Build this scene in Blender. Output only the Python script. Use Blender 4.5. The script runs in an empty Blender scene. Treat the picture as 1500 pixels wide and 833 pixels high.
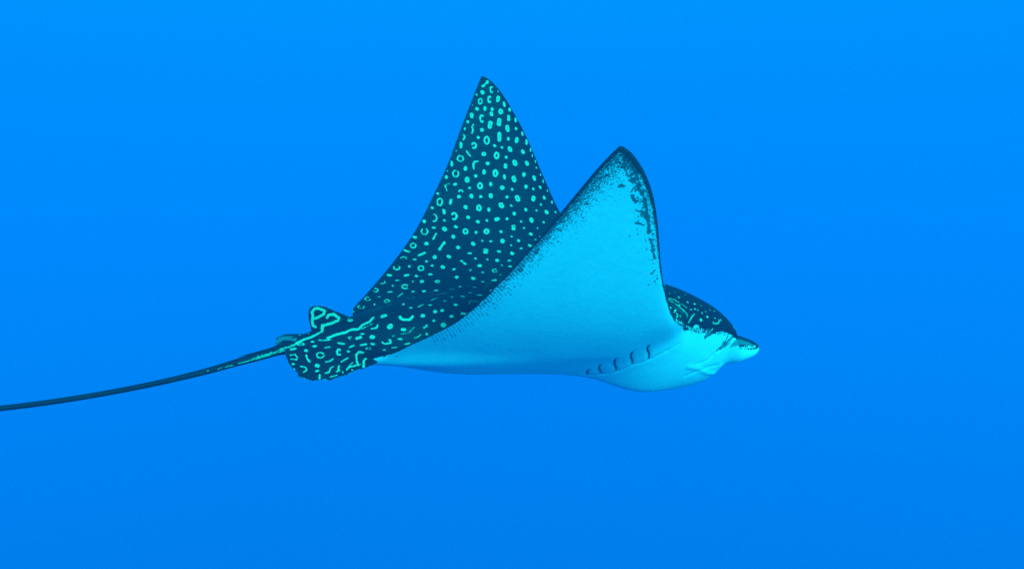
import bpy, bmesh, math, random
import numpy as np
from mathutils import Vector, Matrix
from mathutils.bvhtree import BVHTree

random.seed(7); rng = np.random.default_rng(7)
sc = bpy.context.scene
COL = sc.collection

# ------------------------------------------------------------------ camera
PXW, PXH, FPX = 1500., 833., 1810.          # photograph size, focal length in its pixels
cam_d = bpy.data.cameras.new('camera'); cam = bpy.data.objects.new('camera', cam_d); COL.objects.link(cam)
cam_d.sensor_width = 36; cam_d.sensor_fit = 'HORIZONTAL'; cam_d.lens = 36 * FPX / PXW
cam_d.clip_start = .05; cam_d.clip_end = 500
cam.location = (0, 0, 0); cam.rotation_euler = (math.radians(90), 0, 0)
sc.camera = cam

# ------------------------------------------------------------------ open water seen in every direction (world)
w = bpy.data.worlds.new('World'); sc.world = w; w.use_nodes = True
nt = w.node_tree; nt.nodes.clear()
def nn(t, kind, **kw):
    n = t.nodes.new(kind)
    for k, v in kw.items(): setattr(n, k, v)
    return n
o_ = nn(nt, 'ShaderNodeOutputWorld'); b_ = nn(nt, 'ShaderNodeBackground'); tc = nn(nt, 'ShaderNodeTexCoord')
sp = nn(nt, 'ShaderNodeSeparateXYZ'); mr = nn(nt, 'ShaderNodeMapRange'); cr = nn(nt, 'ShaderNodeValToRGB')
mr.inputs['From Min'].default_value = -1; mr.inputs['From Max'].default_value = 1
nt.links.new(tc.outputs['Generated'], sp.inputs[0]); nt.links.new(sp.outputs['Z'], mr.inputs[0])
nt.links.new(mr.outputs[0], cr.inputs[0]); nt.links.new(cr.outputs[0], b_.inputs[0]); nt.links.new(b_.outputs[0], o_.inputs[0])
e = cr.color_ramp; e.interpolation = 'B_SPLINE'
WORLD = [(0, (0, .10, .46)), (.30, (0, .165, .67)), (.40, (0, .202, .82)), (.5, (0, .248, .98)), (.60, (0, .285, 1.12)), (.75, (.0, .42, 1.30)), (1, (.01, .70, 1.5))]
while len(e.elements) < len(WORLD): e.elements.new(.5)
for el, (p, c) in zip(e.elements, WORLD): el.position = p; el.color = (*c, 1)
b_.inputs['Strength'].default_value = 1.0

# ------------------------------------------------------------------ daylight filtered through the water
sl = bpy.data.lights.new('sun', 'SUN'); sun = bpy.data.objects.new('sun', sl); COL.objects.link(sun)
sl.energy = 5.0; sl.angle = math.radians(30); sl.color = (.006, .95, .95)
SUNDIR = Vector((.42, -.80, .30)).normalized()          # towards the light
sun.rotation_euler = (-SUNDIR).to_track_quat('-Z', 'Y').to_euler()
sun.location = (2, -3, 4)

vs = sc.view_settings
vs.view_transform = 'Standard'; vs.look = 'None'; vs.exposure = 0; vs.gamma = 1; vs.use_curve_mapping = False
sc.cycles.use_denoising = False

# ------------------------------------------------------------------ pose of the ray: x forward, y to its left (far side), z its back
def pray(p): return np.array([(p[0] - 750) / FPX, 1., -(p[1] - 416.5) / FPX])
PSI, RHO, DIST = math.radians(19), math.radians(16), 3.1
f = np.array([math.cos(PSI), math.sin(PSI), 0]); l0 = np.array([-math.sin(PSI), math.cos(PSI), 0]); zz = np.array([0, 0, 1.])
lv = l0 * math.cos(RHO) + zz * math.sin(RHO); uv = zz * math.cos(RHO) - l0 * math.sin(RHO)
O = pray((780, 490)) * DIST
R3 = np.stack([f, lv, uv])                  # rows: body axes in world
def to_body(P): return (np.asarray(P) - O) @ R3.T
CAMB = to_body((0, 0, 0))
def dir_body(p): return pray(p) @ R3.T
def mid(p, y=0.):
    d = dir_body(p); k = (y - CAMB[1]) / d[1]
    return CAMB + k * d

# ------------------------------------------------------------------ wing outlines (photo pixels) laid on a sheet bent upwards like a beating wing
NTE = [(908.8,212.7),(900.5,220.4),(881,239.7),(859,266),(840,289),(819,313),(800,338),(779.7,359.3),(759.6,383),(742,401),(724,421),(704,441),(686.5,457.6),(671.4,469),(646,484.5),(616.6,496.8)]
NLE = [(908.8,212.7),(922.6,220.4),(936.4,238.3),(947.5,256.3),(955.7,281),(961.3,306),(964.5,333.6),(966.5,366.8),(968.5,391.7),(971.5,413.7),(977,438.8),(981.5,454.8),(988,468.4)]
FTE = [(705.8,110.5),(700.6,123),(694,140),(683.4,166.6),(674,190.4),(665,216.8),(651.7,251),(637,281.5),(621,315),(608.4,339),(588,368),(570.6,390.8),(553,411),(535,432),(520,448.8),(505,467)]
FLE = [(705.8,110.5),(720,119),(731,131),(744,149.4),(754.7,169),(768,193),(778.5,216.8),(789,241.9),(799.6,267),(810,290.7),(818,309)]
BS = np.linspace(0, 1, 600); BP = np.radians(np.interp(BS, [0,.1,.3,.5,.8,1], [30,33,46,58,63,60]))
BY = np.concatenate([[0], np.cumsum(np.cos(BP))[:-1]]) / 599; BZ = np.concatenate([[0], np.cumsum(np.sin(BP))[:-1]]) / 599 - .07
def on_sheet(p, side):
    d = dir_body(p); fx = np.array([1., 0, 0]); n = np.cross(d, fx)
    P = np.stack([np.zeros(600), side * BY, BZ], 1) - CAMB
    r = P @ n; i = np.where(np.sign(r[:-1]) != np.sign(r[1:]))[0][-1]
    t = r[i] / (r[i] - r[i+1]); q = P[i] + (P[i+1] - P[i]) * t
    k = (q[1] * d[1] + q[2] * d[2]) / (d[1]**2 + d[2]**2)
    return BS[i] + t * (BS[1] - BS[0]), CAMB + k * d
def trace(pts, side):
    a = [on_sheet(p, side) for p in pts]
    return np.array([x[0] for x in a]), np.array([x[1] for x in a])
TRACES = {}
for nm, pts, sd in (('NTE', NTE, -1), ('NLE', NLE, -1), ('FTE', FTE, 1), ('FLE', FLE, 1)): TRACES[nm] = trace(pts, sd)

# ------------------------------------------------------------------ body stations (nose to tail): x, top z, bottom z, half width, height of the dark / white border
ST = [  # head
 (.640,-.031,-.046,.022,-.037),(.628,-.025,-.055,.044,-.040),(.606,-.018,-.065,.058,-.042),(.584,-.012,-.073,.064,-.043),(.566,-.003,-.080,.067,-.043),
 (.552,.014,-.083,.071,-.022),(.540,.036,-.086,.077,.004),(.526,.050,-.090,.082,.018),(.512,.061,-.108,.086,.026),(.498,.072,-.128,.091,.036),(.468,.088,-.144,.098,.038),(.435,.103,-.157,.105,.040),(.400,.118,-.166,.112,.046),(.365,.128,-.173,.119,.052),
 # wings
 (.335,.134,-.175,.125,.040),(.300,.139,-.174,.130,.030),(.262,.142,-.163,.134,.022),(.22,.143,-.147,.137,.016),(.175,.143,-.129,.139,.012),(.125,.143,-.119,.140,.010),(.075,.142,-.114,.140,.008),(.025,.141,-.111,.139,.005),(-.03,.139,-.110,.137,.002),(-.085,.135,-.109,.134,-.003),
 (-.14,.129,-.108,.131,-.010),(-.195,.121,-.105,.127,-.016),(-.25,.112,-.097,.122,-.022),(-.30,.103,-.086,.116,-.026),(-.345,.092,-.074,.109,-.029),(-.385,.079,-.067,.101,-.030),(-.415,.067,-.063,.092,-.030),
 # tail root
 (-.445,.055,-.060,.078,-.029),(-.48,.043,-.056,.062,-.027),(-.52,.030,-.050,.047,-.024),(-.555,.016,-.044,.034,-.021),(-.59,.002,-.039,.024,-.021),(-.625,-.014,-.038,.0155,-.026),(-.67,-.031,-.053,.0115,-.042)]
TAIL = [(-.72,-.0555,.0092),(-.765,-.0695,.0082),(-.81,-.082,.0074),(-.898,-.103,.0066),(-.986,-.120,.0064),(-1.072,-.1345,.0064),(-1.157,-.146,.0064),(-1.239,-.1545,.0064),(-1.34,-.163,.006),(-1.46,-.17,.0055),(-1.6,-.174,.005),(-1.8,-.174,.004),(-2.0,-.168,.003),(-2.2,-.158,.0018)]
for x, z, r in TAIL: ST.append((x, z + r, z - r, r, z))
I0, I1 = 13, 30
TH = np.radians([0, 24, 48, 71, 90])
def ring(st, i):
    pb = float(np.interp(i, [10, 14, 19, 26, 31, 34], [.85, .95, 1.15, 1.15, 1.0, .9]))
    x, zt, zb, a, zk = st; out = []
    for th in TH:
        out.append((x, a * math.sin(th)**.92, zk + (zt - zk) * math.cos(th)**.92))
    for th in TH[-2::-1]:
        out.append((x, a * math.sin(th)**pb, zk + (zb - zk) * math.cos(th)**pb))
    w_ = float(np.interp(i, [I0 - 4, I0, I0 + 4, I1 - 3, I1 + 1], [0, .6, 1, 1, .3])) if I0 - 4 < i <= I1 + 1 else 0
    if w_ > 0:                               # belly runs in one sweep out into the wing
        for k, yy in ((5, .125), (6, .085), (7, .042)):
            yy *= a / .139; zq = zb + (zk + float(np.interp(i - I0, [4, 8, 12], [-.020, -.016, -.004])) - zb) * (yy / (.15 * a / .139)) ** 1.08
            out[k] = (x, out[k][1] * (1 - w_) + yy * w_, out[k][2] * (1 - w_) + zq * w_)
    return out                               # k = 0 top .. 4 side .. 8 bottom
V = []; DORS = []; FACES = []; CREASE = set()
def addv(p, d): V.append(tuple(p)); DORS.append(d); return len(V) - 1
KD = [1, 1, 1, 1, .5, 0, 0, 0, 0]
RV = []
for i, st in enumerate(ST):
    pr = ring(st, i); row = {}
    for k, p in enumerate(pr):
        if I0 < i < I1 and k == 4: continue
        kd = KD[k] if i < 31 else (1 if (k < 6 or (k < 7 and i > 31) or i > 33) else KD[k])
        if i < 5: kd = (.9, .8, .7, .45, 0, 0, 0, 0, 0)[k]
        if k in (0, 8): row[(1, k)] = row[(-1, k)] = addv(p, kd)
        else:
            for sd in (1, -1): row[(sd, k)] = addv((p[0], sd * p[1], p[2]), kd)
    RV.append(row)
nose = addv((.645, 0, -.040), .5); tend = addv((-2.25, 0, -.155), 1)
for i in range(len(ST) - 1):
    A, B = RV[i], RV[i+1]
    for sd in (1, -1):
        for k in range(8):
            if I0 <= i < I1 and k in (3, 4): continue
            FACES.append((A[(sd, k)], A[(sd, k+1)], B[(sd, k+1)], B[(sd, k)]))
for sd in (1, -1):
    for k in range(0, 8, 2):
        FACES.append((nose, RV[0][(sd, k)], RV[0][(sd, k+1)], RV[0][(sd, k+2)]))
        FACES.append((tend, RV[-1][(sd, k)], RV[-1][(sd, k+1)], RV[-1][(sd, k+2)]))
SJ = [.152, .192, .24, .29, .34, .395, .45, .51, .57, .63, .69, .74, .78, .81, .828, .8378]
WING_EDGE = {}
def build_wing(sd):
    sT, pT = TRACES['NTE' if sd < 0 else 'FTE']; sL, pL = TRACES['NLE' if sd < 0 else 'FLE']
    S = sT[0]
    if sd > 0:                               # hidden forward root of the far wing: same plan as the near one
        s2, p2 = TRACES['NLE']; m = s2 < sL[-1] - .05; dx = np.interp(sL[-1], s2[::-1], p2[::-1, 0]) - pL[-1, 0]
        q = p2[m] * np.array([1, -1, 1]); q[:, 0] -= dx * np.linspace(1, 0, len(q)); sL = np.concatenate([sL, s2[m]]); pL = np.concatenate([pL, q])
    def curve(s_, p_, root, lim=.27):
        m = s_ > lim; s_ = np.concatenate([[.13], s_[m][::-1]]); p_ = np.concatenate([[root], p_[m][::-1]])
        def ev(s): # local cubic (Catmull-Rom, non-uniform)
            j = int(np.clip(np.searchsorted(s_, s) - 1, 0, len(s_) - 2)); h = s_[j+1] - s_[j]; u = (s - s_[j]) / h
            def tan(a):
                if a == 0: return (p_[1] - p_[0]) / (s_[1] - s_[0])
                if a == len(s_) - 1: return (p_[a] - p_[a-1]) / (s_[a] - s_[a-1])
                return (p_[a+1] - p_[a-1]) / (s_[a+1] - s_[a-1])
            return (2*u**3 - 3*u*u + 1) * p_[j] + (u**3 - 2*u*u + u) * h * tan(j) + (-2*u**3 + 3*u*u) * p_[j+1] + (u**3 - u*u) * h * tan(j+1)
        return ev
    rl = np.array(V[RV[I0][(sd, 4)]]); rt = np.array(V[RV[I1][(sd, 4)]])
    cL, cT = curve(sL, pL, rl), curve(sT, pT, rt, .21 if sd < 0 else .14)
    rows = [np.array([rl, rt])] + [np.array([cL(min(s * S / .84, S - .0008)), cT(min(s * S / .84, S - .0008))]) for s in SJ]
    n = I1 - I0; xs = np.array([ST[i][0] for i in range(I0, I1 + 1)]); t0 = (xs[0] - xs) / (xs[0] - xs[-1])
    tcos = (1 - np.cos(np.linspace(0, math.pi, n + 1))) / 2
    U = {}; L = {}
    for i in range(n + 1): U[(i, 0)] = RV[I0+i][(sd, 3)]; L[(i, 0)] = RV[I0+i][(sd, 5)]
    J = len(SJ)
    for j in range(1, J + 1):
        a = min(1, j / 5); t = t0 * (1 - a) + (.35 * t0 + .65 * tcos) * a
        le, te = rows[j]; nx = rows[min(j+1, J)].mean(0) - rows[max(j-1, 0)].mean(0)
        nrm = np.array([0, -sd * nx[2], abs(nx[1])]); nrm /= np.linalg.norm(nrm)
        s = SJ[j-1]; h = np.interp(s, [.13,.19,.3,.45,.6,.75,.84], [.034,.030,.026,.0165,.0105,.0065,.004])
        for i in range(n + 1):
            p = le + (te - le) * t[i]
            if s < .45:                      # between the edges the skin follows the bent sheet
                ws = min(1, 1.6 * math.sin(math.pi * t[i])); sq = s * S / .84
                p[1] += ws * (sd * np.interp(sq, BS, BY) - p[1]); p[2] += ws * (np.interp(sq, BS, BZ) - p[2])
            tt = t[i]; shp = 5 * (.2969 * math.sqrt(tt) - .126 * tt - .3516 * tt**2 + .2843 * tt**3 - .1036 * tt**4) / .5
            if i in (0, n) or j == J: U[(i, j)] = L[(i, j)] = addv(p, .5)
            else:
                U[(i, j)] = addv(p + nrm * h * shp, 1); L[(i, j)] = addv(p - nrm * h * shp, 0)
    for i in range(n):
        for j in range(J):
            FACES.append((U[(i, j)], U[(i+1, j)], U[(i+1, j+1)], U[(i, j+1)]))
            FACES.append((L[(i, j)], L[(i, j+1)], L[(i+1, j+1)], L[(i+1, j)]))
    FACES.append((RV[I0][(sd, 3)], RV[I0][(sd, 4)], RV[I0][(sd, 5)], U[(0, 1)]))
    FACES.append((RV[I1][(sd, 3)], RV[I1][(sd, 4)], RV[I1][(sd, 5)], U[(n, 1)]))
    for j in range(1, J):
        for i in (0, n): CREASE.add(tuple(sorted((U[(i, j)], U[(i, j+1)]))))
    for i in range(n): CREASE.add(tuple(sorted((U[(i, J)], U[(i+1, J)]))))
    WING_EDGE[(sd, 'LE')] = np.array([V[U[(0, j)]] for j in range(1, J + 1)])
    WING_EDGE[(sd, 'TE')] = np.array([V[U[(n, j)]] for j in range(1, J + 1)])
for sd in (1, -1): build_wing(sd)

def subdivided(name, verts, faces, dors, crease, levels):
    me = bpy.data.meshes.new(name); me.from_pydata(verts, [], faces); me.validate()
    bm = bmesh.new(); bm.from_mesh(me); bmesh.ops.recalc_face_normals(bm, faces=bm.faces)
    cl = bm.edges.layers.float.new('crease_edge')
    bm.edges.ensure_lookup_table()
    for ed in bm.edges:
        if tuple(sorted((ed.verts[0].index, ed.verts[1].index))) in crease: ed[cl] = .8
    bm.to_mesh(me); bm.free()
    at = me.attributes.new('dors', 'FLOAT', 'POINT'); at.data.foreach_set('value', np.array(dors, dtype=np.float32))
    ob = bpy.data.objects.new(name, me); COL.objects.link(ob)
    md = ob.modifiers.new('s', 'SUBSURF'); md.levels = levels; md.render_levels = levels
    dg = bpy.context.evaluated_depsgraph_get(); ev = ob.evaluated_get(dg)
    m2 = bpy.data.meshes.new_from_object(ev); m2.name = name
    ob.modifiers.clear(); ob.data = m2; bpy.data.meshes.remove(me)
    m2.polygons.foreach_set('use_smooth', np.ones(len(m2.polygons), dtype=bool))
    return ob
# the ray: an empty at its centre
root = bpy.data.objects.new('eagle_ray', None); COL.objects.link(root)
root.matrix_world = Matrix(((f[0], lv[0], uv[0], O[0]), (f[1], lv[1], uv[1], O[1]), (f[2], lv[2], uv[2], O[2]), (0, 0, 0, 1)))
root['label'] = 'spotted eagle ray gliding with raised wings, white belly and long whip tail'
root['category'] = 'ray'
PARTS = []
def part(ob, parent=None):
    ob.parent = parent or root; ob.matrix_parent_inverse = Matrix(); PARTS.append(ob); return ob
body = part(subdivided('body', V, FACES, DORS, CREASE, 4))

# ------------------------------------------------------------------ fins: closed lens-thick patches between two edge curves
def fin(name, inner, outer, thick, normal_hint, nu=9, levels=4, wav=0., wav_n=0, dors=(1, 0)):
    inner = np.array(inner); outer = np.array(outer)
    def rs(c, t):
        d = np.concatenate([[0], np.cumsum(np.linalg.norm(np.diff(c, axis=0), axis=1))]); d /= d[-1]
        return np.array([np.interp(t, d, c[:, q]) for q in range(3)]).T
    nv = max(16, len(outer) * 4); tt = np.linspace(0, 1, nv); A = rs(inner, tt); B = rs(outer, tt)
    v = []; fc = []; ds = []; cr_ = set(); top = {}; bot = {}
    nh = np.array(normal_hint, float)
    for a in range(nu):
        w_ = a / (nu - 1)
        for b in range(nv):
            p = A[b] * (1 - w_) + B[b] * w_
            if wav: p = p + (B[b] - A[b]) * wav * w_**6 * (((b * 7919) % 13) / 13 - .5 + .5 * math.sin(b * 2.9))
            edge = a == nu - 1 or b in (0, nv - 1)
            h = thick * (1 - .85 * w_) * math.sin(math.pi * (b + .3) / (nv - .4))**.5
            if edge: v.append(p); ds.append(.5); top[(a, b)] = bot[(a, b)] = len(v) - 1
            else:
                v.append(p + nh * h); ds.append(dors[0]); top[(a, b)] = len(v) - 1
                v.append(p - nh * h); ds.append(dors[1]); bot[(a, b)] = len(v) - 1
    for a in range(nu - 1):
        for b in range(nv - 1):
            fc.append((top[(a, b)], top[(a+1, b)], top[(a+1, b+1)], top[(a, b+1)]))
            fc.append((bot[(a, b)], bot[(a, b+1)], bot[(a+1, b+1)], bot[(a+1, b)]))
    for b in range(1, nv - 2): fc.append((top[(0, b)], top[(0, b+1)], bot[(0, b+1)], bot[(0, b)]))
    fc.append((top[(0, 0)], top[(0, 1)], bot[(0, 1)])); fc.append((top[(0, nv-1)], bot[(0, nv-2)], top[(0, nv-2)]))
    for b in range(nv - 1): cr_.add(tuple(sorted((top[(nu-1, b)], top[(nu-1, b+1)]))))
    return part(subdivided(name, [tuple(p) for p in v], fc, ds, cr_, 3))
near_out = [mid(p, y) for p, y in (((561,524),-.078),((549,533.5),-.098),((540,537),-.107),((524,542),-.112),((500,551.5),-.116),((480,557.5),-.117),((463,556.7),-.115),((447,556.5),-.108),((440,552.5),-.098),((431,543),-.082),((425,535),-.068),((418.5,524),-.050),((418.5,513),-.034))]
near_in = [np.array(p) for p in ((-.385,-.060,-.020),(-.43,-.050,-.012),(-.48,-.034,-.006),(-.53,-.020,-.004),(-.575,-.012,-.008),(-.60,-.008,-.016))]
fin('pelvic_fin', near_in, near_out, .009, (.0, -.35, .93), wav=.07)
far_in = [p * np.array([1, -1, 1]) for p in near_in]
far_out = [mid(p, y) for p, y in (((470,498),.085),((452,494),.098),((440,491.5),.104),((428.4,489.5),.105),((415,489.5),.092),((406,494),.078),((402.5,500.6),.062),((405,505.4),.045))]
fin('pelvic_fin', far_in, far_out, .006, (.0, .35, .93), wav=.07)
d_out = [mid(p) for p in ((516,466),(507,461.5),(490,454.6),(476.4,449),(468,447.2),(460,447.2),(454.5,449.5),(451.6,456),(452,467),(455.5,480.5))]
d_in = [mid(p) for p in ((516,478),(500,484),(485,489),(470,494),(458,497))]
fin('dorsal_fin', d_in, d_out, .007, (0, -1, 0), dors=(1, 1))

# tail spines: two slender barbs lying over the tail root
def barb(p0, p1, y0, y1, r):
    a, b = mid(p0, y0), mid(p1, y1); v = []; fc = []; n = 12
    for i in range(n + 1):
        t = i / n; c = a * (1 - t) + b * t; rr = r * (1 - t)**.6 + .0004
        for k in range(8):
            th = k * math.pi / 4; v.append((c[0], c[1] + rr * 1.3 * math.cos(th), c[2] + rr * .7 * math.sin(th)))
    for i in range(n):
        for k in range(8): fc.append((i*8+k, i*8+(k+1) % 8, i*8+8+(k+1) % 8, i*8+8+k))
    fc.append(tuple(range(8))); fc.append(tuple(range(n*8+7, n*8-1, -1)))
    return part(subdivided('tail_spine', v, fc, [1] * len(v), set(), 1))
barb((432,502), (349,522.5), .004, .004, .0042)
barb((438,501), (372,516), -.003, .000, .0036)

# ------------------------------------------------------------------ markings: strokes picked out in the photograph, laid on the skin as 3-D polylines
def bvh_of(obs):
    v = []; p = []
    for ob in obs:
        m = ob.data; n0 = len(v); co = np.empty(len(m.vertices) * 3, np.float32); m.vertices.foreach_get('co', co)
        v += [Vector(c) for c in co.reshape(-1, 3)]
        p += [tuple(n0 + q for q in pl.vertices) for pl in m.polygons]
    return BVHTree.FromPolygons(v, p)
coarse = subdivided('tmp', V, FACES, DORS, CREASE, 2)
BV = bvh_of([coarse] + [o for o in PARTS if o is not body and o.name.split('.')[0] != 'tail_spine'])
CV = Vector(CAMB)
def drop(p):
    h = BV.ray_cast(CV, Vector(dir_body(p)).normalized(), 20)
    return np.array(h[0]) if h[0] is not None else None
STRK = []      # (array of 3-D points, radius m, kind)   kind 'spot' | 'dark' | 'pale'
def stroke(pts, wpx, kind='spot'):
    q = []
    for k in range(len(pts)):
        if k:
            a, b = np.array(pts[k-1]), np.array(pts[k]); n = max(1, int(np.linalg.norm(b - a) / 3))
            for m in range(1, n + 1):
                h = drop(a + (b - a) * m / n)
                if h is not None: q.append(h)
        else:
            h = drop(pts[0])
            if h is not None: q.append(h)
    if not q: return
    q = np.array(q); dep = np.linalg.norm(q[0] - CAMB)
    # keep only the run that stays on one sheet of skin
    keep = [q[0]]
    for z in q[1:]:
        if np.linalg.norm(z - keep[-1]) < .05: keep.append(z)
    STRK.append((np.array(keep), wpx / 2 / FPX * dep, kind))
class Z:        # a zoomed window of the photograph
    def __init__(s, x0, y0, sc_): s.x0, s.y0, s.s = x0, y0, sc_
    def p(s, x, y): return (s.x0 + x / s.s, s.y0 + y / s.s)
    def dots(s, txt, kind='spot'):
        for d in txt.split():
            v = [float(q) for q in d.split(',')]; x, y, w_ = v[:3]; h = v[3] if len(v) > 3 else w_
            r = min(w_, h)
            if w_ >= h: a, b = (x - (w_ - h) / 2, y), (x + (w_ - h) / 2, y)
            else: a, b = (x, y - (h - w_) / 2), (x, y + (h - w_) / 2)
            j = rng.uniform(-.12, .12) * (h + w_)
            if w_ >= h: a = (a[0], a[1] + j * .3); b = (b[0], b[1] - j * .3)
            else: a = (a[0] + j * .3, a[1]); b = (b[0] - j * .3, b[1])
            stroke([s.p(*a), s.p(*b)] if max(w_, h) - r > 2 else [s.p(x, y)], r / s.s, kind)
    def arcs(s, txt, kind='spot'):          # x,y,w,h,a0,a1,stroke width: part of an ellipse, degrees clockwise from the right
        for d in txt.split():
            v = [float(q) for q in d.split(',')]; x, y, w_, h = v[:4]
            a0, a1 = (v[4], v[5]) if len(v) > 5 else (0, 360); sw = v[6] if len(v) > 6 else max(8, .30 * min(w_, h))
            n = max(8, int(abs(a1 - a0) / 20)); pts = []
            for i in range(n + 1):
                th = math.radians(a0 + (a1 - a0) * i / n); k = 1 + rng.uniform(-.06, .06)
                pts.append(s.p(x + (w_ - sw) / 2 * k * math.cos(th), y + (h - sw) / 2 * k * math.sin(th)))
            stroke(pts, sw / s.s, kind)
    def lines(s, txt, kind='spot'):         # width:x,y;x,y;...
        for d in txt.split():
            w_, r = d.split(':'); stroke([s.p(*[float(q) for q in t.split(',')]) for t in r.split(';')], float(w_) / s.s, kind)
A = Z(620, 90, 3.7864)
A.dots('355,115,16,22 333,136,20,16 415,167,10 328,172,22,26 296,186,10,14 415,209,22,38 449,238,15,32 273,243,8,10 299,264,24,22 342,262,17,28 382,265,20,22 378,292,20,28 479,268,15,24 269,300,21,32 474,314,18,36 512,325,13,30 247,335,18 421,337,25,48 231,374,12,18 371,352,25,46 326,380,26,24 467,372,23,42 515,373,16,20 549,400,14,28 305,422,18 422,418,23,56 472,430,16,22 518,437,21,36 573,448,15,34 209,465,17,38 396,468,20,18 437,477,16,18 481,487,25,34 553,502,22,28 595,490,11,24 183,497,10,12 336,514,28,30 460,531,18,20 605,521,9,20 575,565,23,30 508,562,29,38 622,555,10,16 158,567,15,34 357,566,24 456,580,20,32 234,594,20,28 628,590,12,14 134,609,12,8 337,613,19,32 558,627,20,28 651,628,8,16 128,642,18,22 291,635,20 451,641,17,28 503,652,27,40 615,647,21,34 665,663,9,26 243,656,27,36 177,681,22,17 374,680,20,26 570,695,19,26 438,700,28 257,702,18,14 493,709,18 610,708,14,18 648,698,16,20 688,718,11,16 80,733,18,14 198,750,24,20 267,747,22,28 319,750,22,18 375,745,25,30 464,752,20,17 671,755,18,24 523,760,28,40 611,760,23,36 152,778,16,36 714,780,12,20 653,794,16 489,800,18,14 433,798,30,36 235,808,26,28 364,822,18,26 50,812,20,16 569,822,20 628,826,16,14 685,830,16,14 117,826,14,16')
A.arcs('379,157,24,40,60,300,10 367,212,26,42,40,320,10 316,222,28,36 430,278,28,32,0,360,11 325,318,30,48,50,310,11 352,438,36,50,0,360,11 281,466,36,40,-150,120,11 407,522,34,42,0,360,12 206,538,42,38,0,360,9 180,622,42,46,-40,260,10 400,620,34,46,0,360,13 315,690,36,40,0,360,12 208,722,30,26,-180,0,10 92,779,38,48,-60,270,10 309,812,32,40,0,360,12')
A.lines('10:278,352;270,362;276,378;270,398 9:222,405;233,418;222,434 10:240,498;262,525 11:304,553;284,557;277,572;281,594 8:145,680;118,685;124,698;130,716 8:355,115;333,136')
B = Z(500, 290, 3.9677)
B.dots('596,80,18,34 482,135,20,26 599,130,18,14 737,112,24,26 794,138,24,26 846,130,18 905,123,36,23 963,121,16,20 1005,90,24 1045,137,16 1105,128,27,34 1175,140,16,18 1193,82,22,28 1245,82,12,16 538,173,26,13 600,180,32,28 665,167,24,20 783,199,16,20 928,195,22,20 1063,175,14 1140,175,14,12 1101,209,24,20 1155,225,12,10 427,227,26,20 651,224,22,28 991,224,16,12 1128,241,16,10 1030,248,22,20 937,250,26,32 869,251,22,12 820,248,18,16 766,266,28,24 494,264,26 679,287,28,26 988,275,16,14 1095,276,24,16 1045,292,20,12 917,310,28,15 992,321,26,28 746,321,26,16 543,343,24,28 625,340,28,22 427,356,24,13 496,368,20,14 780,352,18,14 848,357,16,14 905,362,26,22 975,363,24,12 804,392,28,22 395,397,18 528,392,22,14 590,401,30,28 655,414,22,16 751,418,18,12 821,431,18,10 933,390,16,9 980,397,26,12 925,446,14,6 279,448,34,18 380,448,34,16 436,453,22,16 518,443,28,15 671,459,24,20 766,466,28,22 325,478,28,9 415,484,16,12 468,484,26,20 821,485,18,8 888,477,34,11 299,508,16,14 283,545,30,12 416,543,20,12 480,541,26,15 551,537,26,9 641,530,40,11 775,518,30,11 843,512,24,8 218,574,16,8 193,618,15,14 70,660,16,10')
B.dots('361,617,14,20 403,637,22,14 515,622,22,12 603,599,28,10 642,575,18,10 706,572,30,13 748,550,20,7 801,563,32,11 665,620,26,20 586,654,26,24 545,660,26,28 640,686,26,20 710,672,38,15 593,737,34,28 538,711,20,18 474,684,30,28 497,790,18,14')
B.arcs('540,115,40,50,-90,110,10 656,105,42,50,-150,120,13 484,194,46,44,-60,230,9 722,194,36,38,0,360,12 844,194,36,38,0,360,13 418,276,40,36,0,360,9 362,350,40,24,-180,30,7 322,404,46,34,-30,210,10 463,407,42,36,0,360,10 892,422,36,24,30,300,8 237,488,42,26,-40,120,8 559,484,34,22,0,360,9 370,514,44,34,40,330,10 198,535,38,28,-120,150,8 153,585,40,28,0,300,7 264,598,40,24,-140,150,8 115,632,42,26,-30,250,6 1001,165,28,20,0,360,9 1001,181,26,18,0,360,8 838,302,34,18,0,360,9 838,317,30,18,0,360,9')
B.lines('10:550,208;535,238 14:550,208;549,212 14:536,234;535,238 13:598,258;570,298 18:598,258;596,264 18:574,292;570,298 13:366,302;394,313 14:450,333;485,318 16:698,366;702,368 16:714,378;720,382 8:698,366;720,382 7:330,572;358,552 3:60,680;100,678;140,668 4:170,657;215,643 3:215,640;300,615 3:385,585;405,577;430,578;405,584;385,585 4:460,575;480,572 3:500,570;640,545 3:760,528;790,530 9:448,632;474,618 7:518,597;538,586;558,580 7:745,610;740,604;752,597;800,602 18:340,689;348,702;372,707;400,705;413,688 11:497,738;494,745;478,755 8:460,793;448,806;425,812 5:425,750;385,785 4:345,790;410,775')
C = Z(390, 420, 5.2077); _n = len(STRK)
C.dots('640,255,40,32 897,222,46,32 945,302,36,40 1047,326,38,20 735,357,30,10 810,382,40,26 812,436,34,13 626,491,24,13 303,485,26,24 205,473,46,20 352,418,24,11 370,452,30,17 207,587,22,15 388,600,32,28 388,640,26,17 585,650,14,10 282,697,20,8 213,627,14,10 655,632,14,10 1020,398,36,11 900,480,24,8 255,367,22,20 322,354,18,10')
C.arcs('554,498,40,54,50,310,14 412,520,64,50,10,330,10 265,435,54,26,0,360,7 780,470,44,20,0,360,4')
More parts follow.
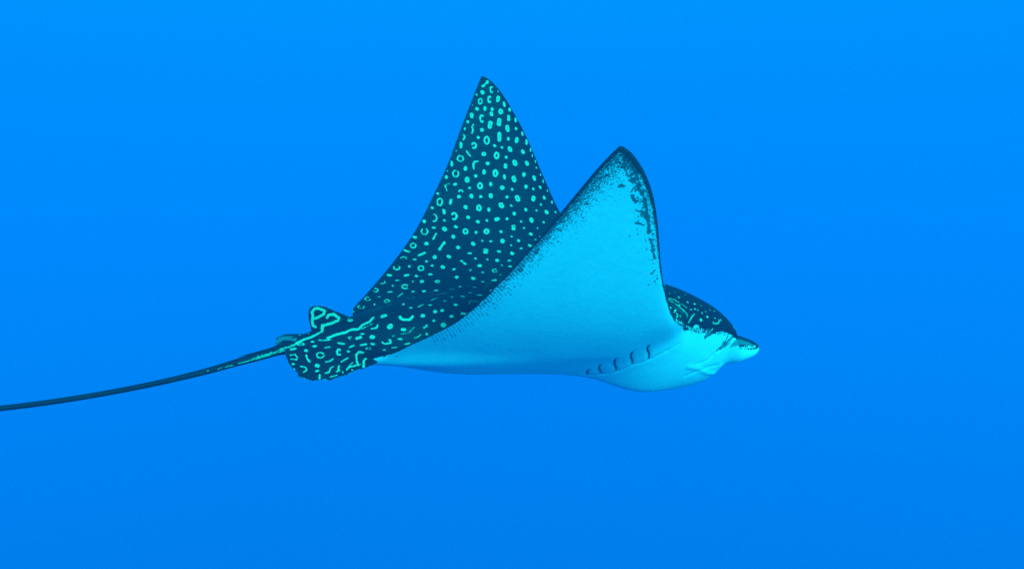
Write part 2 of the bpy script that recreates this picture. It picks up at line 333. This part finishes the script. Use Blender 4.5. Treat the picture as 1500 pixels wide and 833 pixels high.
C.lines('17:375,305;356,295;350,250;356,225;350,190;368,166;400,164;446,184;436,210;400,230;360,245 18:465,235;474,216;510,206;555,236;546,256;490,280;430,295;425,340;350,380;280,405;230,428 18:815,235;790,265;735,290;705,322;650,325;610,345;540,362;470,388 6:812,280;760,305;725,322 12:850,290;845,310;803,320 18:688,392;722,385 8:650,380;625,385;640,400 9:400,405;440,408;485,402 12:550,428;595,434 13:720,444;762,437 11:636,460;670,445 8:445,465;485,457 10:455,572;480,568;510,550 10:572,570;622,542 12:305,520;315,550;335,573 9:185,520;220,515;238,540;232,555;190,550 10:262,605;300,612;308,635;285,650 12:407,670;407,698 10:448,658;480,648;490,620;512,606 12:555,600;550,620;556,638;540,645 8:485,688;540,672 14:740,500;710,495;686,515;690,560;700,592;665,605;632,610;615,630 14:760,545;745,560;742,610 8:630,605;660,575 11:885,420;895,432;930,432;950,425;950,410;935,402 5:960,374;985,370 6:960,463;995,460 8:1060,436;1095,428 10:700,600;715,590')
STRK[_n:] = [(p_, r_ * 1.2 + .0001, k_) for p_, r_, k_ in STRK[_n:]]
T = Z(0, 480, 3.409)
T.lines('6:1480,82;1450,92;1420,101;1395,108 5:1390,116;1350,128;1320,138;1290,147 4:1425,112;1385,124;1340,139;1270,158 5:1280,150;1262,157;1240,166 5:1235,166;1215,172;1190,178 5:1165,187;1145,190;1125,197 4:1108,198;1088,207 6:1040,212;1035,218')
for k in range(70):
    t_ = rng.uniform(); x_ = 1475 - 235 * t_; T.dots('%.1f,%.1f,%.1f,%.1f' % (x_, 84 + (1475 - x_) * .338 + rng.uniform(-6, 6), rng.uniform(4, 9), rng.uniform(3, 6)))
H = Z(960, 410, 5.556); _n = len(STRK)
H.dots('190,140,16 262,180,15 320,194,20,13 324,236,16,9 380,267,13 408,255,12,8 444,244,11 423,300,17 371,325,21 487,310,9 532,325,10,16 160,100,18,6 115,108,16,6 82,66,8 245,118,12,5 480,252,10,5 372,208,14,5 193,205,20,9 290,240,20,7 125,225,15,13 203,295,7,20 345,245,10')
H.lines('8:110,150;155,160;190,182 5:210,192;255,225 7:320,275;295,300;285,320;270,345 10:165,240;155,262 8:172,270;182,285;175,300 6:485,355;515,350;520,330;512,320 6:468,352;474,340 7:105,165;150,190;200,228;240,262;258,290;258,305')
STRK[_n:] = [(p_, r_ * 1.3 + .0003, k_) for p_, r_, k_ in STRK[_n:]]     # fine head marks, a touch fuller
for k in range(46):                          # ragged lower border of the dark head
    t = k / 45; x = np.interp(t, [0,.12,.3,.45,.6,1], [146,180,222,268,310,470]); y = np.interp(t, [0,.12,.3,.45,.6,1], [306,332,356,388,402,404])
    a = rng.uniform(-9, 9); H.lines('%.1f:%.1f,%.1f;%.1f,%.1f' % (rng.uniform(2.5, 5), x, y + 8, x + a, y - rng.uniform(3, 16)), 'pale')
H.lines('26:505,400;470,425;435,442;405,462 20:500,392;530,372', 'dark')
H.lines('46:648,520;690,502;740,520;785,532 30:620,540;650,500;690,490 26:770,515;800,535 26:700,488;760,508', 'lobe')
H.lines('12:502,582;525,562 24:525,562;555,540;590,508;620,484 14:590,490;625,470;660,460 20:560,545;600,512 8:560,520;585,470;592,430;580,390', 'dark')
K2 = Z(390, 420, 5.2077); K2.lines('44:90,420;130,395;180,395;215,400 30:75,425;110,385;190,378', 'lobe')
H.lines('4:592,524;612,498;640,482;655,478 8:585,566;640,556;700,549;760,550;800,547;815,532', 'pale')
for k in range(40):
    x = rng.uniform(590, 812); H.lines('%.1f:%.1f,%.1f;%.1f,%.1f' % (rng.uniform(3, 5), x, 560 - (x - 590) * .05, x + rng.uniform(-4, 4), 548 - (x - 590) * .05 + rng.uniform(-10, 4)), 'pale')
for k in range(40):
    t = rng.uniform(); H.dots('%.1f,%.1f,%.1f' % (500 + 120 * t + rng.uniform(-10, 22), 575 - 120 * t + rng.uniform(-26, 10), rng.uniform(3, 6)), 'dark' if k % 3 else 'pale')
# underside of the near wing: dark rim, blotches along the leading edge, comb along the trailing edge, scattered flecks
N = Z(790, 190, 3.6218)
N.lines('14:395,128;340,178 12:440,135;470,165;500,200;525,235 20:455,155;490,190;505,225 26:500,200;515,228 12:440,180;455,210;470,245 14:490,260;520,290;545,330;560,380;570,420;575,470;585,540 22:520,300;545,340 24:555,370;562,405 30:568,455;575,470 24:580,520;582,545 16:490,350;510,385 18:540,430;560,450 9:510,425;540,440 8:510,495;555,505 10:588,580;600,620;612,680 7:520,360;540,375 9:480,270;500,290 10:500,310;488,330', 'dark')
N.dots('478,165,22,26 500,205,26,22 515,225,24,28 470,205,14,20 490,240,18,15 505,262,22,18 530,300,28,26 545,335,24,28 510,320,16,18 495,350,22,16 520,380,18,15 560,385,22,26 550,415,20,15 570,465,30,32 545,450,16,13 580,540,22,28 545,505,16,11 585,500,14,18 600,640,14,20 612,680,12,22 590,600,12,16 455,185,12,16 440,200,12 460,240,14,12 525,270,14 475,270,12,14 540,365,13', 'dark')
N.dots('424,300,18,22 436,295,26,24 446,301,16,18 431,306,20,12', 'dark')
drng = np.random.default_rng(3)
for k in range(350):                        # flecks thinning out away from the edges
    sN = 1 - drng.uniform() ** .8; # 0 root .. 1 tip
    le = np.array([np.interp(sN, [0,.25,.5,.75,1], [975,967,963,950,915]), np.interp(sN, [0,.25,.5,.75,1], [425,370,310,260,216])])
    te = np.array([np.interp(sN, [0,.25,.5,.75,1], [690,760,820,865,903]), np.interp(sN, [0,.25,.5,.75,1], [455,383,312,260,218])])
    fromte = drng.uniform() < .72
    reach = 16 + 55 * sN ** 1.5 if fromte else 12 + 34 * sN
    dpx = 8 + drng.exponential(reach * .42)
    if dpx > np.linalg.norm(le - te) * .95: continue
    b0 = te if fromte else le; d = (le - te) if fromte else (te - le); d = d / np.linalg.norm(d)
    q = b0 + d * dpx
    stroke([tuple(q)], drng.uniform(.9, 2.5) * (1.15 - .3 * min(1, dpx / 60)), 'dark')
for k in range(80):                          # comb of short dark dashes along the trailing edge
    t = k / 79; a = np.array(NTE); sdist = np.concatenate([[0], np.cumsum(np.linalg.norm(np.diff(a, axis=0), axis=1))]); sdist /= sdist[-1]
    tt = .03 + .93 * t; q = np.array([np.interp(tt, sdist, a[:, 0]), np.interp(tt, sdist, a[:, 1])])
    q2 = np.array([np.interp(min(1, tt + .02), sdist, a[:, 0]), np.interp(min(1, tt + .02), sdist, a[:, 1])]); tg = (q2 - q) / np.linalg.norm(q2 - q)
    nrm = np.array([-tg[1], tg[0]]); nrm = nrm if nrm[0] > 0 else -nrm
    ln = np.interp(tt, [0,.3,.55,.75,1], [5,8,11,9,5]) * drng.uniform(.7, 1.3)
    dirn = nrm * .9 + np.array([.25, .3]); dirn /= np.linalg.norm(dirn)
    stroke([tuple(q + nrm * 2.5), tuple(q + dirn * ln)], np.interp(tt, [0,.6,.8,1], [2.5,2.4,1.4,.9]), 'comb')
    if tt > .3:
        o2 = dirn * ln * drng.uniform(1.2, 1.7); stroke([tuple(q + o2), tuple(q + o2 + dirn * drng.uniform(3, 10))], .9, 'comb')
K = Z(390, 420, 5.2077)
K.lines('16:760,522;815,524 8:820,528;900,528 5:900,528;1000,530 14:785,560;790,590 8:805,575;825,590', 'dark')

# folds of the skin, as real relief: gill flaps, creases of cheek and mouth
Q = Z(840, 400, 4.3828)
for g in ('490,460;478,470;476,490;487,510;488,530;484,550', '384,502;372,512;372,540;380,560;382,582', '274,548;264,560;268,590;276,605;278,628', '176,588;166,598;170,620;178,632;180,644', '98,618;90,628;90,640;94,652'):
    Q.lines('26:' + g, 'fold_-.0013')
    Q.lines('44:' + ';'.join('%g,%g' % (float(t.split(',')[0]) - 36, float(t.split(',')[1]) + 10) for t in g.split(';')[2:]), 'fold_.0006')
Q.lines('30:90,655;180,650;280,632;384,588;486,556;600,500 24:600,500;680,450', 'fold_-.0014')
Q.lines('36:905,640;860,640;800,610;740,600', 'fold_.0028')
Q.lines('22:925,590;870,600;800,625;720,660 16:900,520;860,560;800,580 20:960,570;930,600;905,650', 'fold_-.002')
H.lines('26:505,578;555,535;600,505;655,466', 'fold_-.004')
H.lines('22:105,165;150,190;200,228;240,262;258,290', 'fold_.003')
# blotchy net along the leading edge and the tip of the near wing's underside
for k in range(190):
    t = drng.uniform() ** 1.3; x = np.interp(t, [0,.25,.5,.75,1], [455,505,545,575,610]); y = np.interp(t, [0,.25,.5,.75,1], [150,215,320,440,660])
    x += -abs(drng.normal(0, 20 * (1 - .7 * t))) + 5; y += drng.normal(0, 14)
    N.dots('%.1f,%.1f,%.1f,%.1f' % (x, y, drng.uniform(5, 15) * (1.1 - .5 * t), drng.uniform(6, 19) * (1.1 - .4 * t)), 'dark')
for k in range(50):
    t = drng.uniform(); x = 425 - 130 * t + drng.normal(0, 18) + 30 * drng.uniform(); y = 165 + 130 * t + drng.normal(0, 16)
    N.dots('%.1f,%.1f,%.1f,%.1f' % (x, y, drng.uniform(4, 9), drng.uniform(4, 12)), 'dark')
# ------------------------------------------------------------------ the same kind of markings on the skin this camera cannot see
class Grid:
    def __init__(s, cell): s.c = cell; s.d = {}
    def key(s, p): return tuple(int(math.floor(q / s.c)) for q in p)
    def add(s, p): s.d.setdefault(s.key(p), []).append(p)
    def near(s, p, r):
        k = s.key(p)
        for a in (-1, 0, 1):
            for b in (-1, 0, 1):
                for c in (-1, 0, 1):
                    for q in s.d.get((k[0]+a, k[1]+b, k[2]+c), ()):
                        if (q[0]-p[0])**2 + (q[1]-p[1])**2 + (q[2]-p[2])**2 < r * r: return True
        return False
G = Grid(.032)
for pts, r, kind in STRK:
    if kind == 'spot':
        for p in pts: G.add(p)
m = coarse.data; co = np.empty(len(m.vertices) * 3, np.float32); m.vertices.foreach_get('co', co); co = co.reshape(-1, 3)
dv = np.empty(len(m.vertices), np.float32); m.attributes['dors'].data.foreach_get('value', dv)
idx = np.where((dv > .85) & (co[:, 0] > -.6) & (co[:, 0] < .54))[0]; rng.shuffle(idx)
for i in idx:
    p = co[i]
    if G.near(p, rng.uniform(.024, .031)): continue
    d = Vector(p) - CV; h = BV.ray_cast(CV, d.normalized(), 20)
    if h[0] is not None and (h[0] - Vector(p)).length < .02: continue
    G.add(p); nv_ = m.vertices[int(i)].normal; t1 = np.array(nv_.orthogonal().normalized()); t2 = np.cross(np.array(nv_), t1)
    ty = rng.uniform()
    if ty < .25:
        a0, a1 = (0, 6.283) if ty < .14 else (rng.uniform(0, 6), 0)
        if ty >= .14: a1 = a0 + 4.2
        STRK.append((np.array([p + .0058 * (t1 * math.cos(a) + t2 * math.sin(a)) for a in np.linspace(a0, a1, 14)]), .0017, 'spot'))
    else:
        q = t1 * rng.uniform(-.003, .003) + t2 * rng.uniform(-.003, .003); STRK.append((np.array([p - q, p + q]), rng.uniform(.003, .0052), 'spot'))
# far wing underside: mirror of the near one's flecks
for pts, r, kind in list(STRK):
    if kind == 'dark' and pts[0][1] < 0: STRK.append((pts * np.array([1, -1, 1]), r, 'dark_far'))
bpy.data.objects.remove(coarse)

# ------------------------------------------------------------------ write the distance-to-marking fields on the skin
def polydist(P, pts):
    if len(pts) == 1: return np.linalg.norm(P - pts[0], axis=1)
    best = np.full(len(P), 9.)
    for a, b in zip(pts[:-1], pts[1:]):
        ab = b - a; L2 = ab @ ab + 1e-12; t = np.clip((P - a) @ ab / L2, 0, 1)
        best = np.minimum(best, np.linalg.norm(P - a - t[:, None] * ab, axis=1))
    return best
def mark(ob):
    m = ob.data; n = len(m.vertices); co = np.empty(n * 3, np.float32); m.vertices.foreach_get('co', co); co = co.reshape(-1, 3).astype(float)
    CELL = .02; mn = co.min(0) - .1; ij = np.floor((co - mn) / CELL).astype(np.int64); dim = ij.max(0) + 20
    key = (ij[:, 0] * dim[1] + ij[:, 1]) * dim[2] + ij[:, 2]; order = np.argsort(key, kind='stable'); ks = key[order]
    out = {k: np.full(n, .02, np.float64) for k in ('spot', 'dark', 'pale', 'lobe', 'comb')}
    disp = np.zeros(n); nrm = np.empty(n * 3, np.float32); m.vertices.foreach_get('normal', nrm); nrm = nrm.reshape(-1, 3)
    for pts, r, kind in STRK:
        lo = np.floor((pts.min(0) - 2.5 * r - .006 - mn) / CELL).astype(int); hi = np.floor((pts.max(0) + 2.5 * r + .006 - mn) / CELL).astype(int)
        if (hi < 0).any() or (lo >= dim).any(): continue
        lo = np.maximum(lo, 0); hi = np.minimum(hi, dim - 1); sel = []
        for a in range(lo[0], hi[0] + 1):
            for b in range(lo[1], hi[1] + 1):
                k0 = (a * dim[1] + b) * dim[2]
                i0 = np.searchsorted(ks, k0 + lo[2]); i1 = np.searchsorted(ks, k0 + hi[2], side='right')
                if i1 > i0: sel.append(order[i0:i1])
        if not sel: continue
        sel = np.concatenate(sel)
        if kind.startswith('fold'):
            amp = float(kind[5:]); disp[sel] += amp * np.exp(-(polydist(co[sel], pts) / r) ** 2); continue
        kk = 'dark' if kind.startswith('dark') else kind
        if kk == 'dark' and kind == 'dark_far': sel = sel[co[sel, 1] > 0]
        out[kk][sel] = np.minimum(out[kk][sel], polydist(co[sel], pts) - r)
    if ob is body:                           # distance to the wing rims
        rim = np.full(n, .2); mott = np.zeros(n)
        for (sd, e_), c in WING_EDGE.items():
            s_ = np.where((co[:, 1] * sd > .05))[0]
            d = polydist(co[s_], c)
            # the rim is wider along the leading edge and at the tip
            zrel = np.clip((co[s_, 2] - .10) / .45, 0, 1)
            wd = (.002 + .0115 * zrel ** 1.2) if e_ == 'LE' else (.0032 + .0055 * zrel)
            rim[s_] = np.minimum(rim[s_], d - wd)
            reach = (.018 + .050 * zrel ** 1.6) if e_ == 'TE' else (.006 + .030 * zrel ** 1.3)
            mott[s_] = np.maximum(mott[s_], np.exp(-d / reach) * np.clip(.25 + 1.1 * zrel, 0, 1))
        a_ = m.attributes.new('mott', 'FLOAT', 'POINT'); a_.data.foreach_set('value', mott.astype(np.float32))
        a_ = m.attributes.new('rim', 'FLOAT', 'POINT'); a_.data.foreach_set('value', rim.astype(np.float32))
    else:
        a_ = m.attributes.new('rim', 'FLOAT', 'POINT'); a_.data.foreach_set('value', np.full(n, .2, np.float32))
    if np.abs(disp).max() > 0:
        m.vertices.foreach_set('co', (co + nrm * disp[:, None]).astype(np.float32).ravel()); m.update()
    for k, v in out.items():
        a_ = m.attributes.new(k, 'FLOAT', 'POINT'); a_.data.foreach_set('value', v.astype(np.float32))

# ------------------------------------------------------------------ materials
def mat(name):
    m = bpy.data.materials.new(name); m.use_nodes = True; t = m.node_tree; return m, t, t.nodes['Principled BSDF']
def skin_mat():
    m, t, bs = mat('ray_skin'); lk = t.links.new
    def attr(n): return nn(t, 'ShaderNodeAttribute', attribute_name=n).outputs['Fac']
    def mrange(v, a, b, lo=0., hi=1.):
        q = nn(t, 'ShaderNodeMapRange'); lk(v, q.inputs[0]); q.inputs[1].default_value = a; q.inputs[2].default_value = b; q.inputs[3].default_value = lo; q.inputs[4].default_value = hi; return q.outputs[0]
    def math_(op, a, b):
        q = nn(t, 'ShaderNodeMath', operation=op)
        for i, x in enumerate((a, b)):
            if isinstance(x, (int, float)): q.inputs[i].default_value = x
            else: lk(x, q.inputs[i])
        return q.outputs[0]
    def mix(fac, a, b):
        q = nn(t, 'ShaderNodeMix', data_type='RGBA')
        if isinstance(fac, (int, float)): q.inputs[0].default_value = fac
        else: lk(fac, q.inputs[0])
        for s, x in ((q.inputs[6], a), (q.inputs[7], b)):
            if isinstance(x, tuple): s.default_value = (*x, 1)
            else: lk(x, s)
        return q.outputs[2]
    tc = nn(t, 'ShaderNodeTexCoord').outputs['Object']
    def noise(sc_, det=3, rough=.55):
        q = nn(t, 'ShaderNodeTexNoise'); q.inputs['Scale'].default_value = sc_; q.inputs['Detail'].default_value = det; q.inputs['Roughness'].default_value = rough; lk(tc, q.inputs['Vector']); return q.outputs['Fac']
    nf = noise(330, 2); nm_ = noise(60, 4); nl = noise(9, 4)
    wob = math_('MULTIPLY', math_('SUBTRACT', nf, .5), .0032)
    wob = math_('ADD', wob, math_('MULTIPLY', math_('SUBTRACT', noise(130, 1), .5), .0025))
    # back
    back = mix(mrange(nl, .35, .65), (.008, .015, .036), (.014, .024, .043))
    back = mix(mrange(nm_, .4, .75, 0, .5), back, (.009, .016, .040))
    sp_ = math_('ADD', attr('spot'), wob)
    spotc = mix(mrange(nf, .3, .7), (.72, .68, .40), (.56, .56, .34)); spotc = mix(mrange(attr('spot'), -.0052, -.0030, .45, 0), spotc, (.16, .22, .16))
    back = mix(mrange(sp_, -.0011, .0005, 1, 0), back, spotc)
    # belly
    belly = mix(mrange(nl, .3, .7), (.76, .78, .78), (.82, .84, .82))
    belly = mix(mrange(nm_, .45, .8, 0, .25), belly, (.52, .58, .62))
    dk = math_('ADD', math_('ADD', attr('dark'), wob), math_('MULTIPLY', math_('SUBTRACT', noise(95, 3), .5), .008))
    darkc = (.022, .040, .060)
    fine = nn(t, 'ShaderNodeTexNoise'); fine.inputs['Scale'].default_value = 260; fine.inputs['Detail'].default_value = 3.5; fine.inputs['Roughness'].default_value = .6; lk(tc, fine.inputs['Vector'])
    mo = math_('ADD', math_('MULTIPLY', attr('mott'), .42), fine.outputs['Fac'])
    belly = mix(mrange(mo, .69, .80, 0, .85), belly, (.035, .075, .10))
    belly = mix(mrange(noise(190, 3), .62, .72, 0, .22), belly, (.30, .36, .40))
    belly = mix(mrange(math_('ADD', attr('comb'), wob), -.0006, .0012, .8, 0), belly, darkc)
    belly = mix(mrange(dk, -.0006, .0010, .85, 0), belly, darkc)
    belly = mix(mrange(math_('ADD', attr('rim'), math_('MULTIPLY', wob, 2.5)), -.0006, .0010, 1, 0), belly, darkc)
    dors = math_('ADD', attr('dors'), math_('MULTIPLY', math_('SUBTRACT', noise(170, 2), .5), .35))
    col = mix(mrange(dors, .46, .54), belly, back)
    col = mix(mrange(math_('ADD', attr('lobe'), math_('MULTIPLY', wob, 2)), -.002, .002, .9, 0), col, (.15, .26, .26))
    col = mix(mrange(math_('ADD', attr('pale'), wob), -.0003, .0006, .9, 0), col, (.66, .80, .66))
    lk(col, bs.inputs['Base Color'])
    bs.inputs['Roughness'].default_value = .55; bs.inputs['Specular IOR Level'].default_value = .18
    bp = nn(t, 'ShaderNodeBump'); bp.inputs['Strength'].default_value = .25; bp.inputs['Distance'].default_value = .004
    lk(math_('ADD', math_('MULTIPLY', nm_, .6), math_('MULTIPLY', nf, .2)), bp.inputs['Height']); lk(bp.outputs[0], bs.inputs['Normal'])
    return m
SKIN = skin_mat()
for ob in PARTS: ob.data.materials.clear(); ob.data.materials.append(SKIN); mark(ob)

def plain(name, c, rough=.5, c2=None):
    m, t, bs = mat(name); q = nn(t, 'ShaderNodeTexNoise'); q.inputs['Scale'].default_value = 150
    r = nn(t, 'ShaderNodeValToRGB'); r.color_ramp.elements[0].color = (*c, 1); r.color_ramp.elements[1].color = (*(c2 or tuple(v * 1.5 for v in c)), 1)
    t.links.new(q.outputs['Fac'], r.inputs[0]); t.links.new(r.outputs[0], bs.inputs['Base Color']); bs.inputs['Roughness'].default_value = rough; return m
DARK = plain('slit_dark', (.012, .03, .05), .6)
def ribbon(name, pts, width, normals, m, lift=.0012, closed_ends=True):
    """a thin lens-shaped strip along 3-D points"""
    n = len(pts); v = []; fc = []
    for i in range(n):
        tg = pts[min(i+1, n-1)] - pts[max(i-1, 0)]; tg = tg / np.linalg.norm(tg); nr = normals[i]; bi = np.cross(tg, nr); bi /= np.linalg.norm(bi)
        wd = width * (.18 + .82 * math.sin(math.pi * (i + .35) / (n - .3)))
        for a, b in ((-1, 0), (-.5, 1), (.5, 1), (1, 0), (0, -2)): v.append(pts[i] + bi * wd * a + nr * lift * b)
    for i in range(n - 1):
        for k in range(5): fc.append((i*5+k, i*5+(k+1) % 5, i*5+5+(k+1) % 5, i*5+5+k))
    fc.append((0, 4, 3, 2, 1)); fc.append(tuple((n-1)*5 + k for k in range(5)))
    me = bpy.data.meshes.new(name); me.from_pydata([tuple(p) for p in v], [], fc); me.validate(); me.polygons.foreach_set('use_smooth', np.ones(len(me.polygons), bool))
    me.materials.append(m); ob = bpy.data.objects.new(name, me); COL.objects.link(ob); return part(ob)
def drop_n(p):
    h = BV.ray_cast(CV, Vector(dir_body(p)).normalized(), 20); return np.array(h[0]), np.array(h[1])
Gz = Z(840, 400, 4.3828)
GILL = ['490,460;478,470;476,490;487,510;488,530;484,550', '384,502;372,512;372,540;380,560;382,582', '274,548;264,560;268,590;276,605;278,628', '176,588;166,598;170,620;178,632;180,644', '98,618;90,628;90,640;94,652']
for g in GILL:
    q = [drop_n(Gz.p(*[float(a) for a in t.split(',')])) for t in g.split(';')]
    P = np.array([a[0] for a in q]); Nn = [a[1] for a in q]
    tt = np.linspace(0, len(P) - 1, 11); P2 = np.array([np.interp(tt, range(len(P)), P[:, k]) for k in range(3)]).T; N2 = np.array([np.interp(tt, range(len(P)), np.array(Nn)[:, k]) for k in range(3)]).T
    ribbon('gill_slit', P2, .0018, N2, DARK)
    ribbon('gill_slit', P2 * np.array([1, -1, 1]), .0018, N2 * np.array([1, -1, 1]), DARK)
# spiracle behind the eye
q = [drop_n(H.p(*t)) for t in ((112,185),(150,212),(190,240),(222,268),(243,295))]
P = np.array([a[0] for a in q]); N2 = np.array([a[1] for a in q])
ribbon('spiracle', P, .0055, N2, DARK); ribbon('spiracle', P * np.array([1, -1, 1]), .0055, N2 * np.array([1, -1, 1]), DARK)
# eyes: low domes with a dark pupil
EYE = plain('eye', (.25, .42, .34), .25, (.5, .7, .5)); PUP = plain('pupil', (.01, .02, .03), .1)
c, n_ = drop_n(H.p(330, 388))
for sd in (1, -1):
    cc = c * np.array([1, -sd if c[1] > 0 else sd, 1]) if False else np.array([c[0], -sd * abs(c[1]), c[2]]); nr = np.array([n_[0], -sd * abs(n_[1]), n_[2]])
    def dome(name, rad, hgt, m, par):
        bm = bmesh.new(); bmesh.ops.create_uvsphere(bm, u_segments=20, v_segments=12, radius=1)
        rot = Vector(nr).to_track_quat('Z', 'Y').to_matrix().to_4x4()
        bmesh.ops.transform(bm, matrix=Matrix.Translation(Vector(cc)) @ rot @ Matrix.Diagonal((rad * 1.25, rad, hgt, 1)), verts=bm.verts)
        me = bpy.data.meshes.new(name); bm.to_mesh(me); bm.free(); me.polygons.foreach_set('use_smooth', np.ones(len(me.polygons), bool)); me.materials.append(m)
        ob = bpy.data.objects.new(name, me); COL.objects.link(ob); return part(ob, par)
    ey = dome('eye', .0085, .0045, EYE, None); dome('pupil', .0035, .0052, PUP, ey)

# ------------------------------------------------------------------ the water itself: thin blue scatter between lens and animal
bm = bmesh.new(); bmesh.ops.create_cube(bm, size=1); bmesh.ops.transform(bm, matrix=Matrix.Translation((0, 4, 0)) @ Matrix.Diagonal((12, 12, 7, 1)), verts=bm.verts)
me = bpy.data.meshes.new('haze'); bm.to_mesh(me); bm.free(); hz = bpy.data.objects.new('haze', me); COL.objects.link(hz)
m = bpy.data.materials.new('haze'); m.use_nodes = True; t = m.node_tree; t.nodes.clear()
oo = nn(t, 'ShaderNodeOutputMaterial'); pv = nn(t, 'ShaderNodeVolumePrincipled'); pv.inputs['Color'].default_value = (.0, .42, .9, 1); pv.inputs['Density'].default_value = .03
t.links.new(pv.outputs[0], oo.inputs['Volume']); me.materials.append(m)
hz['kind'] = 'stuff'; hz['label'] = 'clear blue sea water filling the whole view'; hz['category'] = 'water'
